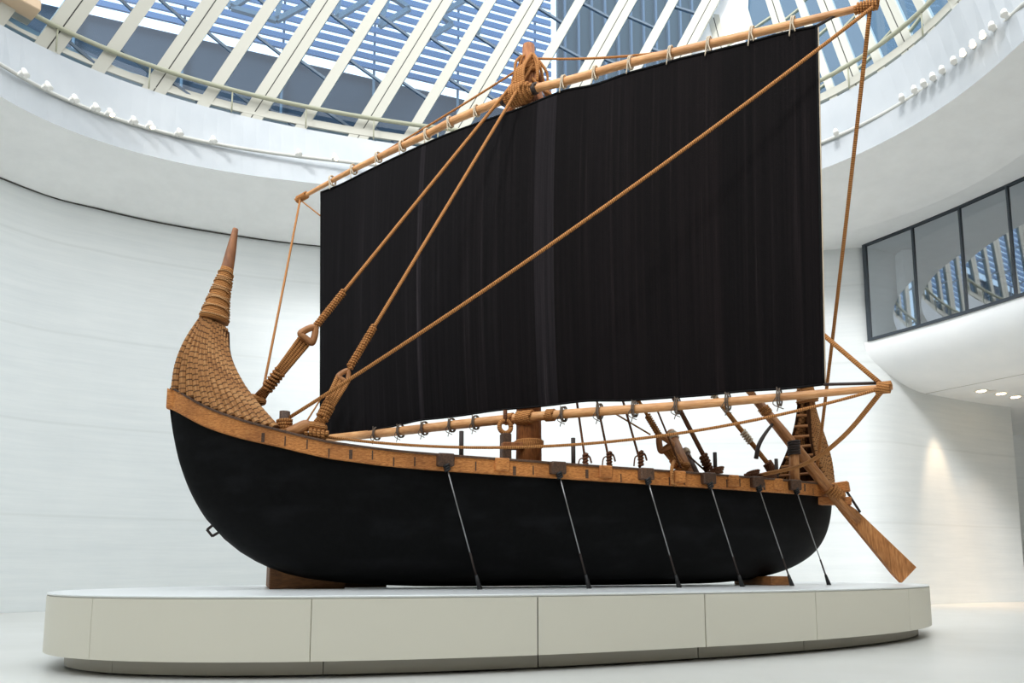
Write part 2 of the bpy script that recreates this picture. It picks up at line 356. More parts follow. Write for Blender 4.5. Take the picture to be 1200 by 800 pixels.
# pipe rail and lighting tracks
rm = MB(); Er = scaled(E4, .995); rm.tube(np.vstack([[(x, y, ZE4 + .95) for x, y in Er], [(Er[0][0], Er[0][1], ZE4 + .95)]]), .09, 10, caps=False)
t = empty('pipe_rail', (CC[0], CC[1], ZE4), 'cream pipe rail curving round the foot of the skylight above the parapet', 'rail')
part(rm, 'pipe', CREAMD, t)
for k in range(0, 240, 6):
    x, y = Er[k]; part(MB().tube([(x, y, ZE4 - .0), (x, y, ZE4 + .9)], .03, 6), 'rail_post', CREAMD, t)
ZT = 18.48
def ring_at(E_, z, px):   # point of curve nearest in bearing
    X = np.array([(600 + FL * p[0] / (p[1] * CP + (z - EYE) * SP)) if p[1] > 3 else 1e9 for p in E_])
    i = int(np.argmin(np.abs(X - px))); j = i + (1 if abs(X[(i + 1) % len(X)] - px) < abs(X[i - 1] - px) else -1); j %= len(X)
    f = (px - X[i]) / (X[j] - X[i]) if X[j] != X[i] else 0
    f = max(-.5, min(1.0, f)); return E_[i] + (E_[j] - E_[i]) * f
Et = scaled(E2, .994)
for lab, rngpx in (('left', (-60, 470)), ('right', (900, 1330))):
    pts = [ring_at(Et, ZT, px) for px in np.linspace(rngpx[0], rngpx[1], 40)]
    o = solo(MB().tube([(p[0], p[1], ZT) for p in pts], .07, 6), 'lighting_track', GREYM,
             'grey lighting track along the white band, %s' % ('nearer the upswept bow horn' if lab == 'left' else 'above the gallery windows'), 'lighting track')
spot0 = None
def spotlight(px, lit, label, group):
    p = ring_at(Et, ZT, px); c = np.array([p[0], p[1], ZT]); inn = unit(np.array([CC[0] - p[0], CC[1] - p[1], 0])); tng = np.array([-inn[1], inn[0], 0])
    t = empty('track_spotlight', c, label, 'spotlight', group)
    part(MB().bar(c + inn * .02, c + inn * .28, .14, .1), 'bracket', LAMPW, t)
    h0 = c + inn * .3 + np.array([0, 0, .12]); d = unit(inn * .5 + np.array([0, 0, -1.0]) + tng * .3)
    part(MB().tube([h0, h0 + d * .06, h0 + d * .3], [.06, .085, .1], 10), 'lamp_head', LAMPW, t)
    part(MB().tube([h0 + d * .28, h0 + d * .31], .085, 10), 'lens', LENS if lit else LAMPW, t)
ls = [(22, 0), (50, 0), (82, 0), (107, 0), (124, 1), (152, 0), (172, 1), (206, 0), (246, 0), (347, 0), (390, 1)]
for i, (px, lit) in enumerate(ls):
    spotlight(px, lit, '%s white spotlight from the left end on the track above the bow horn%s' % (ORD[i], ', lit' if lit else ''), 'spotlights on the left-hand track')
rs = [(982, 0), (1060, 0), (1075, 0), (1086, 0), (1097, 0), (1108, 0), (1122, 0), (1133, 1), (1145, 1), (1157, 1), (1168, 0), (1183, 0)]
for i, (px, lit) in enumerate(rs):
    spotlight(px, lit, '%s white spotlight from the sail along the track above the windows%s' % (ORD[i], ', lit' if lit else ''), 'spotlights on the right-hand track')

# ---- skylight: two leaning fans of rafters with glass between
d1 = unit([2.66, .39, 5.22]); d2 = unit([-.053, .766, 2.05])
def foot(px):
    p = ring_at(scaled(E4, 1.02), ZE4 + .1, px); return np.array([p[0], p[1], ZE4 + .1])
def fan(name, feet, d, L, nrm_hint):
    root = MB(); P = [foot(px) for px, dbl in feet]
    root.tube([p + d * .05 for p in P], .05, 6); w = solo(root, name, CREAM, kind='structure', origin=(0, 0, 0))
    for i, (px, dbl) in enumerate(feet):
        p = P[i]; side = unit(P[min(i + 1, len(P) - 1)] - P[max(i - 1, 0)]); side = unit(side - d * (side @ d))
        nrm = np.cross(side, d)
        offs = ((-.2, .2) if d is d1 else (-.14, .14)) if dbl else (0,)
        for o_ in offs:
            w_ = (.36 if dbl else .42) if d is d1 else (.24 if dbl else .3)
            part(MB().box(p + side * o_ + d * (L / 2), d, side, nrm, L / 2 + .2, w_ / 2, .11), 'rafter', CREAM, w)
        if dbl:
            part(MB().box(p + d * (L / 2), d, side, nrm, L / 2 + .2, .03, .1), 'dark_strip', GAP, w)  # dark strip filling the slot between paired rafters
        if i + 1 < len(feet):
            q = P[i + 1]
            part(MB().grid([[p + d * -.15, q + d * -.15], [p + d * L, q + d * L]], smooth=False), 'pane', SKYGLASS, w)
            for k in range(7):
                sL = .9 + k * 2.6 + (.5 if i % 2 else 0); sR = sL + (p - q) @ d
                if sR < -.2: sR = -.2
                a, b = p + d * sL, q + d * sR
                if sL < L: part(MB().bar(a, b, .1, .12, up=nrm), 'purlin', PURLIN if d is d1 else CREAMD, w)
    return w
fan('window_2', [(-70, 1), (-8, 0), (52, 1), (112, 0), (178, 1), (236, 0), (293, 1), (351, 0), (418, 1), (472, 0), (521, 1), (575, 0), (632, 1), (688, 0), (735, 1)], d1, 20, None)
fan('window_3', [(872, 1), (912, 0), (948, 1), (979, 0), (1006, 1), (1036, 0), (1068, 1), (1096, 0), (1128, 1), (1165, 0), (1200, 1)], d2, 18, None)
# white gable wall and pipes where the two fans meet
fl_, fr_ = foot(735), foot(872)
gm = MB(); gm.poly_prism([fl_ + np.array([.2, .3, -.3]), fr_ + np.array([-.2, .3, -.3]), fr_ + d2 * 16 + np.array([0, .3, 0]), fl_ + d1 * 9 + np.array([3.0, 1.2, 7.5]), fl_ + d1 * 9 + np.array([.3, .8, 0])], (0, .2, 0))
solo(gm, 'wall_skylight', WHITE, kind='structure')

# ---- outside the glass: louvred screen, cladding, truss
OD = np.array([.94, .342, 0]); ON = np.array([-.342, .94, 0])
def outp(x, y, extra=0): return on_plane(x, y, ON, 36.5 + extra)
t = empty('louver_screen', outp(300, 60), 'louvered screen outside the left skylight, slats tinted blue-grey for reflected sky', 'louver screen')
a0, a1 = outp(-300, -60), outp(300, 60)
zb = outp(540, 110)[2] ; zl = outp(150, 22)[2]
base = outp(540, 108); base_s = base @ OD
for k in range(46):
    z = base[2] + .3 + .54 * k
    p = OD * (base_s - 34) + ON * 36.5 + np.array([0, 0, z]); q = OD * (base_s + 5.5) + ON * 36.5 + np.array([0, 0, z])
    part(MB().bar(p, q, .12, .30, up=(0, 0, 1)), 'slat', LOUVER, t)
for k in range(9):
    p = OD * (base_s - 33 + k * 4.7) + ON * 36.8; part(MB().bar(p + np.array([0, 0, 15.0]), p + np.array([0, 0, base[2] + 26]), .12, .12, up=OD), 'upright', TRUSS, t)
mb = MB(); mb.box(OD * (base_s - 14) + ON * 37.2 + np.array([0, 0, base[2] / 2 + 9.0]), OD, ON, (0, 0, 1), 22, .15, base[2] / 2 - 9.0)
solo(mb, 'cladding_panel', OUTER, 'dark slate cladding wall seen low through the left skylight', 'cladding')
t = empty('cladding_panel', BW(14, 24, 18), 'dark teal ribbed cladding behind the mast head glazing', 'cladding')
c0 = outp(672, 90); c0s = c0 @ OD
part(MB().box(OD * (c0s + 5) + ON * 37.5 + np.array([0, 0, 33]), OD, ON, (0, 0, 1), 5.6, .15, 17), 'sheet', RIBBED, t)
for k in range(12): part(MB().box(OD * (c0s - .2 + k * .92) + ON * 37.25 + np.array([0, 0, 33]), OD, ON, (0, 0, 1), .07, .1, 17), 'rib', PURLIN, t)
t = empty('steel_truss', outp(300, 20, -2.5), 'blue-grey triangulated steel truss outside the upper left glazing', 'truss')
def seg3(a, b, w=.22): part(MB().bar(outp(*a, -2.5), outp(*b, -2.5), w, w, up=ON), 'strut', TRUSS, t)
for q in ([(271, 9), (324, 24)], [(245, -35), (271, 9)], [(271, 9), (310, -15)], [(324, 24), (332, -20)], [(324, 24), (366, 2)], [(394, 22), (400, -15)], [(394, 22), (430, 0)], [(366, 2), (430, -22)], [(445, 31), (456, -5)], [(445, 31), (480, 10)], [(452, -8), (480, 10)], [(496, 49), (504, 8)], [(496, 49), (530, 28)], [(504, 8), (530, 28)], [(519, 15), (526, -10)], [(519, 15), (545, 0)], [(560, 40), (566, 5)]):
    seg3(*q)
c1 = foot(1000) + np.array([0, 6, 0])
mb = MB(); mb.grid([[(6, 42, 17), (30, 36, 17)], [(6, 46, 52), (30, 46, 52)]], smooth=False)
mb2 = MB(); mb2.poly_prism([(7, 43, 15), (32, 34, 15), (34, 44, 52), (5, 50, 52)], (.2, .6, 0))
solo(mb2, 'cladding_panel', BLUEF, 'cladding toned mid-blue for shade, seen through the right-hand skylight fan', 'cladding')
# maintenance cradle, top left corner
cpos = on_height(8, 22, 21.6); cpos = foot(14) + np.array([.2, -.5, .9])
t = empty('maintenance_cradle', cpos, 'white lattice maintenance cradle with plywood floor at the top left corner', 'cradle')
ax = unit(foot(60) - foot(0)); ay = np.cross([0, 0, 1], ax)
part(MB().box(cpos, ax, ay, (0, 0, 1), .75, .6, .18, .03), 'platform', PLY, t)
for sx in (-.7, 0, .7):
    for sy in (-.55, .55): part(MB().bar(cpos + ax * sx + ay * sy, cpos + ax * sx + ay * sy + np.array([0, 0, 1.5]), .06, .06, up=ax), 'upright', CREAM, t)
for h in (.6, 1.05, 1.5):
    for sy in (-.55, .55): part(MB().bar(cpos + ax * -.75 + ay * sy + np.array([0, 0, h]), cpos + ax * .75 + ay * sy + np.array([0, 0, h]), .05, .05), 'guard_bar', CREAM, t)
for sy in (-.55, .55):
    for sx in (-.7, 0): part(MB().bar(cpos + ax * sx + ay * sy + np.array([0, 0, .2]), cpos + ax * (sx + .7) + ay * sy + np.array([0, 0, 1.5]), .04, .04), 'diagonal', CREAM, t)

# ---- gallery windows and balcony belly on the right
heads = [on_height(x, y, ZS) for x, y in ((1013, 287), (1069, 265), (1124, 242), (1180, 217))]
st = heads[3] - heads[2]; heads += [heads[3] + st * k for k in (1, 2, 3)]
ZSILL = 12.0
root = MB()
wroot = None
for i, h in enumerate(heads):
    mb = MB(); a = h.copy(); a[2] = ZSILL; d = unit((heads[min(i + 1, 6)] - heads[max(i - 1, 0)]))
    nn = np.cross(d, [0, 0, 1])
    mb.box((a + h) / 2, (0, 0, 1), d, nn, (ZS - ZSILL) / 2, .035 if i else .08, .08)
    if wroot is None: wroot = solo(mb, 'window_1', DARKFRAME, kind='structure', origin=(0, 0, 0))
    else: part(mb, 'mullion', DARKFRAME, wroot)
for i in range(6):
    a, b = heads[i].copy(), heads[i + 1].copy(); a0_, b0_ = a.copy(), b.copy(); a0_[2] = b0_[2] = ZSILL
    part(MB().grid([[a0_, b0_], [a, b]], smooth=False), 'pane', WINGLASS, wroot)
    part(MB().bar(a0_ + np.array([0, 0, .05]), b0_ + np.array([0, 0, .05]), .2, .12), 'sill', DARKFRAME, wroot)
    part(MB().bar(a - np.array([0, 0, .04]), b - np.array([0, 0, .04]), .2, .08), 'head_rail', DARKFRAME, wroot)
ZC = 10.0
S = [np.array([h[0], h[1], ZSILL]) for h in heads]
cr0, cr1 = on_height(1085, 461, ZC), on_height(1200, 438, ZC)
C = [cr0 + (cr1 - cr0) * k / 3.35 for k in range(7)]
S[0] = S[0] + np.array([-.15, .25, 0])
G = []
for j in range(13):
    ph = PI / 2 * j / 12
    G.append([[s[0] + (c[0] - s[0]) * (1 - math.cos(ph)), s[1] + (c[1] - s[1]) * (1 - math.cos(ph)), ZSILL + (ZC - ZSILL) * math.sin(ph)] for s, c in zip(S, C)])
bm_ = MB(); bm_.grid([[tuple(catmull([r[k] for k in range(7)], 4)[q]) for q in range(25)] for r in G]); solo(bm_, 'wall_balcony', WHITE, kind='structure', origin=(0, 0, 0))
jm = MB(); jm.tube([c - np.array([0, 0, .0]) for c in C], .025, 5); solo(jm, 'trim_4', GREYM, kind='structure', origin=(0, 0, 0))
far = [c + np.array([9, 13, 0]) * (k > -1) for k, c in enumerate(C)]
sm_ = MB(); sm_.grid([C, [c + np.array([10, 14, 0]) for c in C]], smooth=False); solo(sm_, 'ceiling_lower', WHITE, kind='structure', origin=(0, 0, 0))
# dim gallery behind the windows
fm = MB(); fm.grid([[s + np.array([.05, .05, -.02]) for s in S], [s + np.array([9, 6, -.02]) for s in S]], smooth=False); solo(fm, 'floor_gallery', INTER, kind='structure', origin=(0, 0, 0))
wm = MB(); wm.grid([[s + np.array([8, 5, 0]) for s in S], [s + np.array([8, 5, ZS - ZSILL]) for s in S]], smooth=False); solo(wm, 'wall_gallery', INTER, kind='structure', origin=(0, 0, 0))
pc = S[0] + (S[1] - S[0]) * .45 + np.array([1.6, 1.0, 0])
mb = MB().box(pc + np.array([0, 0, 2.2]), (0, 0, 1), (1, 0, 0), (0, 1, 0), 2.2, .35, .35, .05)
o = solo(mb, 'wall_pier', WHITE, kind='structure')
for i, (x, y) in enumerate(((1150, 457.5), (1159, 458.5), (1173, 460.5), (1190, 464.5))):
    c = on_height(x, y, ZC); t = empty('downlight', c, 'round recessed downlight under the balcony, %s from the wall\'s curved edge' % ORD[i], 'downlight', 'recessed downlights under the balcony')
    part(MB().tube([c + np.array([0, 0, -.03]), c + np.array([0, 0, .03])], .3, 16), 'bezel', LAMPW, t)
    if i != 1: part(MB().tube([c + np.array([0, 0, -.045]), c + np.array([0, 0, -.02])], .2, 16), 'lens', LENS, t)

# ------------------------------------------------------------------ plinth
HP, ZB = 1.244, .266
PC = 7.081 * U + 15.718 * V; PA, PB, PN, PANG = 10.358, 4.572, 2.267, math.radians(24.03)
def oval(th, inset=0):
    x = (PA - inset) * np.sign(np.cos(th)) * np.abs(np.cos(th)) ** (2 / PN); y = (PB - inset) * np.sign(np.sin(th)) * np.abs(np.sin(th)) ** (2 / PN)
    return np.array([PC[0] + x * math.cos(PANG) - y * math.sin(PANG), PC[1] + x * math.sin(PANG) + y * math.cos(PANG), 0])
def th_at(px, z):
    ths = np.linspace(PI, 2 * PI, 2000); best = None
    for t_ in ths:
        p = oval(t_); X = 600 + FL * p[0] / (p[1] * CP + (z - EYE) * SP)
        if best is None or abs(X - px) < best[0]: best = (abs(X - px), t_)
    return best[1]
seams = [th_at(px, HP) for px in (109, 365.5, 630, 825.5, 955)]
dth = .62
cuts = [seams[0] - dth - .25] + seams + [seams[-1] + .40]
more = np.linspace(cuts[-1], cuts[0] + 2 * PI, 7)
cuts = cuts + list(more[1:])
pl = empty('display_plinth', (PC[0], PC[1], 0), 'long oval white display plinth carrying the black boat', 'plinth')
mb = MB(); TH = np.linspace(0, 2 * PI, 361)[:-1]
ctr = np.array([PC[0], PC[1], HP])
mb.grid([[oval(a, .05) + np.array([0, 0, HP - .06]) for a in TH], [oval(a, .005) + np.array([0, 0, HP - .03]) for a in TH], [oval(a, 0) + np.array([0, 0, HP - .012]) for a in TH], [oval(a, .015) + np.array([0, 0, HP]) for a in TH], [oval(a, 2.2) + np.array([0, 0, HP]) for a in TH], [oval(a, 4.5) + np.array([0, 0, HP]) for a in TH]], closed_v=True, smooth=False)
mb.face([len(mb.v) - 360 + k for k in range(360)], None, False)
part(mb, 'top_slab', PLINTHTOP, pl)
def arc_panel(t0, t1, z0, z1, inset, thick, gap):
    n = max(6, int((t1 - t0) / .02)); m_ = MB(); ths = np.linspace(t0 + gap, t1 - gap, n)
    sec = [(inset, z0), (inset, z1), (inset + thick, z1), (inset + thick, z0), (inset, z0)]
    m_.grid([[oval(a, i_) + np.array([0, 0, z]) for a in ths] for i_, z in sec], smooth=False)
    b = len(m_.v) - 5 * n
    m_.face([b + k * n for k in range(4)], None, False); m_.face([b + k * n + n - 1 for k in range(4)], None, False)
    return m_
for i in range(len(cuts) - 1):
    part(arc_panel(cuts[i], cuts[i + 1], ZB, HP - .05, .0, .06, .0009), 'side_panel', PLINTH, pl)
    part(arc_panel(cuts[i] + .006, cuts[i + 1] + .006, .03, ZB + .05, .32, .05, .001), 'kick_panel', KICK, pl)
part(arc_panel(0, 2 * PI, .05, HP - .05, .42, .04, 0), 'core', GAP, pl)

# ------------------------------------------------------------------ the boat
S0, S1, BM = -1.5, 14.9, 2.05
def Bq(s):
    x = (s - (S0 + S1) / 2) / ((S1 - S0) / 2); return BM * max(0, 1 - abs(x) ** 2.6) ** .8
gt = np.array([(-1.6, 5.24), (-1.46, 5.16), (-.88, 4.77), (-.24, 4.49), (.45, 4.28), (1.07, 4.12), (1.61, 4.02), (2.87, 3.89), (4.91, 3.815), (7.59, 3.765), (10.08, 3.745), (12.09, 3.765), (14.15, 3.82), (15.0, 3.86)])
gc = catmull(gt, 10)
def Gq(s): return float(np.interp(s, gc[:, 0], gc[:, 1]))
kt = np.array([(-1.56, 5.0), (-1.54, 4.76), (-1.45, 4.25), (-1.3, 3.67), (-1.06, 3.08), (-.73, 2.55), (-.31, 2.12), (.18, 1.79), (.85, 1.52), (1.87, 1.36), (3.5, 1.275), (6, 1.262), (9.5, 1.27), (11.2, 1.31), (12.4, 1.45), (13.3, 1.68), (14.0, 2.02), (14.45, 2.45), (14.72, 2.95), (14.86, 3.4), (14.9, 3.7)])
kc = catmull(kt, 8)
def Kq(s):
    i0 = int(np.argmin(kc[:, 1])); return float(np.interp(s, kc[:, 0], kc[:, 1]))
def s_at(px, py, tt=None, out=0.0):
    lo, hi = -1.45, 14.8
    for _ in range(50):
        mdl = (lo + hi) / 2; p = on_t(px, py, -(Bq(mdl) + out))
        if p @ U > mdl: lo = mdl
        else: hi = mdl
    return mdl
boat = empty('boat', BW(6.7, 0, HP), 'black bitumen-coated reed boat with orange-brown wooden gunwales on the white plinth', 'boat')
SS = np.concatenate([kc[:40, 0], np.linspace(kc[40, 0], 11.0, 40)[1:], np.linspace(11, 14.9, 60)[1:]]); SS = np.unique(np.clip(SS, -1.56, 14.9))
NE = 2.5
def section(s, inset=0.0, n=22):
    b = max(Bq(s) - inset, 0.02); g = Gq(s) - .02; k = min(Kq(s) + inset, g - .05); row = []
    for j in range(-n, n + 1):
        ph = (1 - abs(j) / n) * PI / 2          # 0 = gunwale side, pi/2 = keel
        tt = b * abs(math.cos(ph)) ** (2 / NE); zz = g - (g - k) * math.sin(ph) ** (2 / NE)
        row.append(BW(s, tt * (1 if j > 0 else -1), zz))
    return row
hm = MB(); hm.grid([section(s) for s in SS]); hm.grid([section(s, .09) for s in SS if -1.2 < s < 14.6])
part(hm, 'hull', BITUMEN, boat)
# gunwale planks, both sides, with a darker cap rail
for sd in (-1, 1):
    sv = np.concatenate([np.linspace(-1.5, 0, 30), np.linspace(0, 13, 60)[1:], np.linspace(13, 14.85, 30)[1:]])
    def off(s, o): return BW(s, sd * (Bq(s) + o), 0)
    def prof(s):
        g = Gq(s); h = .33 + .1 * max(0, (0.5 - s) / 2); out = []
        for o_, z in ((.0, g - h), (.075, g - h), (.085, g - h + .02), (.085, g - .045), (.0, g - .045), (-.05, g - .045), (-.05, g - h), (.0, g - h)):
            p = BW(s, sd * (Bq(s) + o_), z)
            out.append(p)
        return out
    rows = [prof(s) for s in sv]
    if sd: # pointed plank end past the bow stem
        e = [p - U * .1 + np.array([0, 0, .03]) for p in rows[0]]; rows = [e] + rows
    gm = MB(); gm.grid(np.array(rows).transpose(1, 0, 2), smooth=False); nn_ = len(rows)
    gm.face([k * nn_ for k in range(7)], None, False); gm.face([k * nn_ + nn_ - 1 for k in range(7)], None, False)
    part(gm, 'gunwale_plank', WALE, boat)
    cm = MB(); rows = []
    for s in sv:
        g = Gq(s); rows.append([BW(s, sd * (Bq(s) + o_), z) for o_, z in ((.115, g - .045), (.115, g - .01), (.1, g), (-.1, g), (-.1, g - .045), (.115, g - .045))])
    cm.grid(np.array(rows).transpose(1, 0, 2), smooth=False); n2_ = len(rows)
    cm.face([k * n2_ for k in range(5)], None, False); cm.face([k * n2_ + n2_ - 1 for k in range(5)], None, False)
    part(cm, 'cap_rail', DARKWOOD, boat, 'dark weathered rail on top of the plank')
def tang(s):
    return unit(BW(s + .05, -Bq(s + .05), 0) - BW(s - .05, -Bq(s - .05), 0))
# crossbeams: their ends come through the plank
cable_px = [(522, 542), (653.5, 552), (757, 559), (830, 565), (887, 571), (931, 576)]
light_px = [(589.5, 547), (711, 556), (798, 562), (861, 568), (913, 572)]
beams = []
for kind, L in (('dark', cable_px), ('light', light_px)):
    for (px, py) in L:
        s = s_at(px, py, out=.15); b = Bq(s); z = Gq(s) - .13; hw = .15 if kind == 'light' else .16
        for sd in (-1, 1):
            pass
        o = .24 if kind == 'dark' else .14
        mb = MB().box(BW(s, 0, z), V, U, (0, 0, 1), b + o, hw, .125 if kind == 'dark' else .13, .02)
        part(mb, 'crossbeam', DARKWOOD if kind == 'dark' else WALE, boat)
        if kind == 'dark': beams.append((s, b, z))
# plank joint marks: small dark mortises along the near plank
for i, s in enumerate(np.linspace(.2, 13.2, 34)):
    if any(abs(s - q[0]) < .3 for q in beams): continue
    z = Gq(s) - .2 + .04 * (i % 3 - 1)
    p = BW(s, -(Bq(s) + .088), z)
    part(MB().box(p, tang(s), V, (0, 0, 1), .012 + .02 * (i % 4 == 0), .004, .09), 'peg_slot', DARKWOOD, boat)
# iron thole pins
for (px, y0, y1) in ((540.5, 536, 505), (672, 545, 513), (838.5, 556, 530), (910.5, 561, 537.5)):
    s = s_at(px, y0, out=-.02); p = BW(s, -Bq(s) + .02, Gq(s) - .1); top = on_t(px, y1, -Bq(s) + .02)
    part(MB().tube([p, [p[0], p[1], top[2]]], .045, 8), 'thole_pin', IRON, boat)
# lug under the bow
lp = on_t(252, 620, 0); dn = unit(np.array([-.78, 0, -.62]) @ np.array([U, V, [0, 0, 1]])); tg = unit(np.array([.62, 0, -.78]) @ np.array([U, V, [0, 0, 1]]))
mb = MB(); mb.bar(lp - dn * .12 - tg * .1, lp + dn * .12 - tg * .08, .05, .05); mb.bar(lp - dn * .12 + tg * .1, lp + dn * .12 + tg * .08, .05, .05); mb.bar(lp + dn * .12 - tg * .09, lp + dn * .12 + tg * .09, .05, .05)
part(mb, 'towing_lug', IRON, boat)

# --- horns of reed bundles
Opx = [(204, 457), (208, 428), (218.5, 400), (236, 372)]
Ipx = [(323, 503), (299, 474), (280, 446), (267, 414), (265, 384)]
O = np.array([(p @ U, p[2]) for p in (on_t(x, y, 0) for x, y in Opx)])
tI = [1.17, .8, .5, .25, .1]
I_ = np.array([(p @ U, p[2]) for p in (on_t(x, y, -tt) for (x, y), tt in zip(Ipx, tI))])
Oc, Ic = catmull(O, 16), catmull(I_, 12)
def samp(Cv, t_):
    L = np.concatenate([[0], np.cumsum(np.linalg.norm(np.diff(Cv, axis=0), axis=1))]); L /= L[-1]
    return np.array([np.interp(t_, L, Cv[:, 0]), np.interp(t_, L, Cv[:, 1])])
tipc = np.array([(p @ U, p[2]) for p in (on_t(x, y, 0) for x, y in ((250.5, 376), (257, 348), (265.5, 318), (271, 293), (276, 268)))])
tipr = [.29, .2, .13, .1, .055]
def stern_map_o(p):
    w_ = (p[0] + 1.47) / .5
    return np.array([14.89 - .5 * w_ - .13 * math.sin(PI * min(max(w_, 0), 1)), 3.9 + (p[1] - O[0, 1]) * (6.3 - 3.9) / (O[-1, 1] - O[0, 1])])
def stern_map_i(p, near=False): return np.array([14.70 - .42 * (.49 - p[0]) / 1.08 - .12 * math.sin(PI * min(max((.49 - p[0]) / 1.08, 0), 1)) if near else 14.08 - (p[0] + .59) / 1.08 * .45, 3.78 + (p[1] - I_[0, 1]) * (6.25 - 3.78) / (I_[-1, 1] - I_[0, 1])])
def horn(name, stern, lab):
    fo = (lambda p: stern_map_o(p)) if stern else (lambda p: p)
    fi = (lambda p: stern_map_i(p)) if stern else (lambda p: p)
    tc_ = tipc.copy()
    if stern: tc_ = np.array([[13.42 - a, 6.15 + (z - tipc[0, 1]) * 1.0] for a, z in tipc])
    core = catmull([BW(a, 0, z) for a, z in tc_], 8)
    k = 17
    root = part(MB().tube(core[:k + 1], list(np.interp(np.linspace(0, k / (len(core) - 1), 10), np.linspace(0, 1, 5), tipr)), 14), name, ROPE, boat, lab)
    part(MB().tube(core[k - 2:], list(np.interp(np.linspace((k - 2) / (len(core) - 1), 1, 10), np.linspace(0, 1, 5), np.array(tipr) * .97)), 12), 'horn_tip', LEATHER, root)
    wr = MB()
    for q in range(1, k - 1, 1):
        r_ = np.interp(q / (len(core) - 1), np.linspace(0, 1, 5), tipr); a, b = core[q - 1] , core[q + 1]
        tilt = (q % 3 - 1) * .25
        dd = unit(b - a); e1 = unit(np.cross(dd, V)); e2 = V
        wr.tube([core[q] + (r_ + .012) * (math.cos(w) * e1 + math.sin(w) * e2) + dd * tilt * r_ * math.sin(w) for w in np.linspace(0, 2 * PI, 19)], (.013), 5)
    part(wr, 'wrapping_cord', ROPEL, root)
    NB = 13
    def P(tau, th):
        a = abs(th); w = a; fi = (lambda p: stern_map_i(p, th < 0)) if stern else (lambda p: p)
        o_, i_ = fo(samp(Oc, tau)), fi(samp(Ic, tau))
        sz = o_ * (1 - w) + i_ * w
        sb = (fo(samp(Oc, 0)) * (1 - w) + fi(samp(Ic, 0)) * w)
        g = Gq(sb[0]); zc = (g + .0 - sb[1]) * (1 - tau) ** 2
        bw = Bq(min(max(sb[0], -1.45), 14.85)) * .97
        tt = bw * (1 - tau) ** 1.25 * (1 - .15 * tau) + (.08 if stern else .17) * math.sin(PI * min(1, .12 + a * .8)) * tau
        return BW(sz[0], tt * (1 if th > 0 else -1), sz[1] + zc)
    for sd in (-1, 1):
        for q in range(NB):
            th = sd * (.02 + .98 * q / (NB - 1)); pts = [P(t_, th) for t_ in np.linspace(0, 1.0, 60)]
            rad = [((.07 if stern else .098) * (1 - t_) + .036 * t_) * (1 + .10 * abs(math.sin(t_ * 22 * PI + q * 1.3)) - .05) for t_ in np.linspace(0, 1, 60)]
            m_ = MB(); m_.tube(pts, .1, 8)
            # bulging radius
            m_ = MB(); PP = np.array(pts); m_.tube(PP, rad, 8)
            part(m_, 'reed_bundle', REED, root)
    # inner lining and crosspieces
    ln = MB(); ln.grid([[P(t_, th) + (U if not stern else -U) * (.06 if not stern else .15) for th in np.linspace(-1, 1, 21)] for t_ in np.linspace(0, .97, 20)]); part(ln, 'lining', REEDIN, root, 'dark inside of the reed shell')
    for q, t_ in enumerate((.06, .17, .28, .39, .5, .61, .72, .83)):
        a, b = P(t_, -.97), P(t_, .97)
        if stern: a = a - U * .14; b = b - U * .14
        part(MB().tube([a, b], .04, 7), 'crosspiece', OARW, root)
    return root
horn('bow_horn', False, 'tall bow horn of bundled reeds with wrapped neck')
horn('stern_horn', True, 'stern horn of bundled reeds, hollow side with crosspieces showing')
# outrigger timbers that carry the steering oar at the stern quarter
for (x0, y0, x1, y1, hh) in ((958, 575, 995, 569.5, .13), (955, 587, 998, 587, .1)):
    s = 13.75; a = on_t(x0, y0, -.75); b = on_t(x1, y1, -1.35)
    part(MB().bar(a, b, .26, hh * 2, bev=.02), 'oar_bracket', WALE, boat)
# forked oar post
sp = s_at(932, 574, out=.02)
pb = BW(sp, -Bq(sp) - .0, Gq(sp) - .3); pt_ = on_t(930, 517, -Bq(sp) - .0)
part(MB().tube([pb, [pt_[0], pt_[1], pt_[2]]], [.13, .11], 9), 'oar_post', OARW, boat)
part(MB().helix(pt_ - np.array([0, 0, .34]), pt_ + np.array([0, 0, .02]), .13, 6, .03), 'post_lashing', IRON, boat, 'dark binding round the oar post')

# ------------------------------------------------------------------ mast, spars, sail
def mz(px, py): return on_t(px, py, 0)[2]
MT = BW(6.08, 0, 14.55); MBASE = BW(6.05, 0, 2.6)
mast = empty('mast', MBASE, 'red-brown timber mast rising behind the black sail to a rope-lashed head', 'mast')
part(MB().tube([MBASE, BW(6.07, 0, 8), MT], [.31, .27, .15], 16), 'mast_pole', MASTW, mast)
for (px, py, tt) in ((652, 128, .35), (640, 140, -.25), (600, 125, .5)):
    b = on_t(px, py, tt); part(MB().tube([BW(6.08, 0, 14.2), b, b + (b - BW(6.08, 0, 14.2)) * .25], [.08, .1, .1], 8), 'head_strut', MASTW, mast)
lm = MB()
for k in range(9): lm.helix(BW(6.08, 0, 13.9 - .0 * k) + np.array([.0, 0, -.05 * k]), BW(6.08, 0, 14.2), .19 + .012 * (k % 3), 1.3, .05, n=14)
part(lm, 'head_lashing', ROPE, mast)
loopm = MB()
for k in range(5):
    a = k * 1.3; e = np.array([math.cos(a), math.sin(a), 0])
    loopm.tube(catmull([BW(6.08, 0, 14.25), BW(6.08, 0, 14.15) + e * .22, BW(6.08, 0, 13.75) + e * (.34 + .06 * (k % 3)), BW(6.08, 0, 13.35 - .25 * (k % 2)) + e * .42, BW(6.08, 0, 13.8) + e * .46, BW(6.08, 0, 14.15) + e * .26], 6), .036, 6)
part(loopm, 'rope_loops', ROPE, mast)
part(MB().helix(BW(6.06, 0, mz(620, 524)), BW(6.06, 0, mz(620, 517)), .31, 4, .045), 'mast_lashing', ROPE, mast)
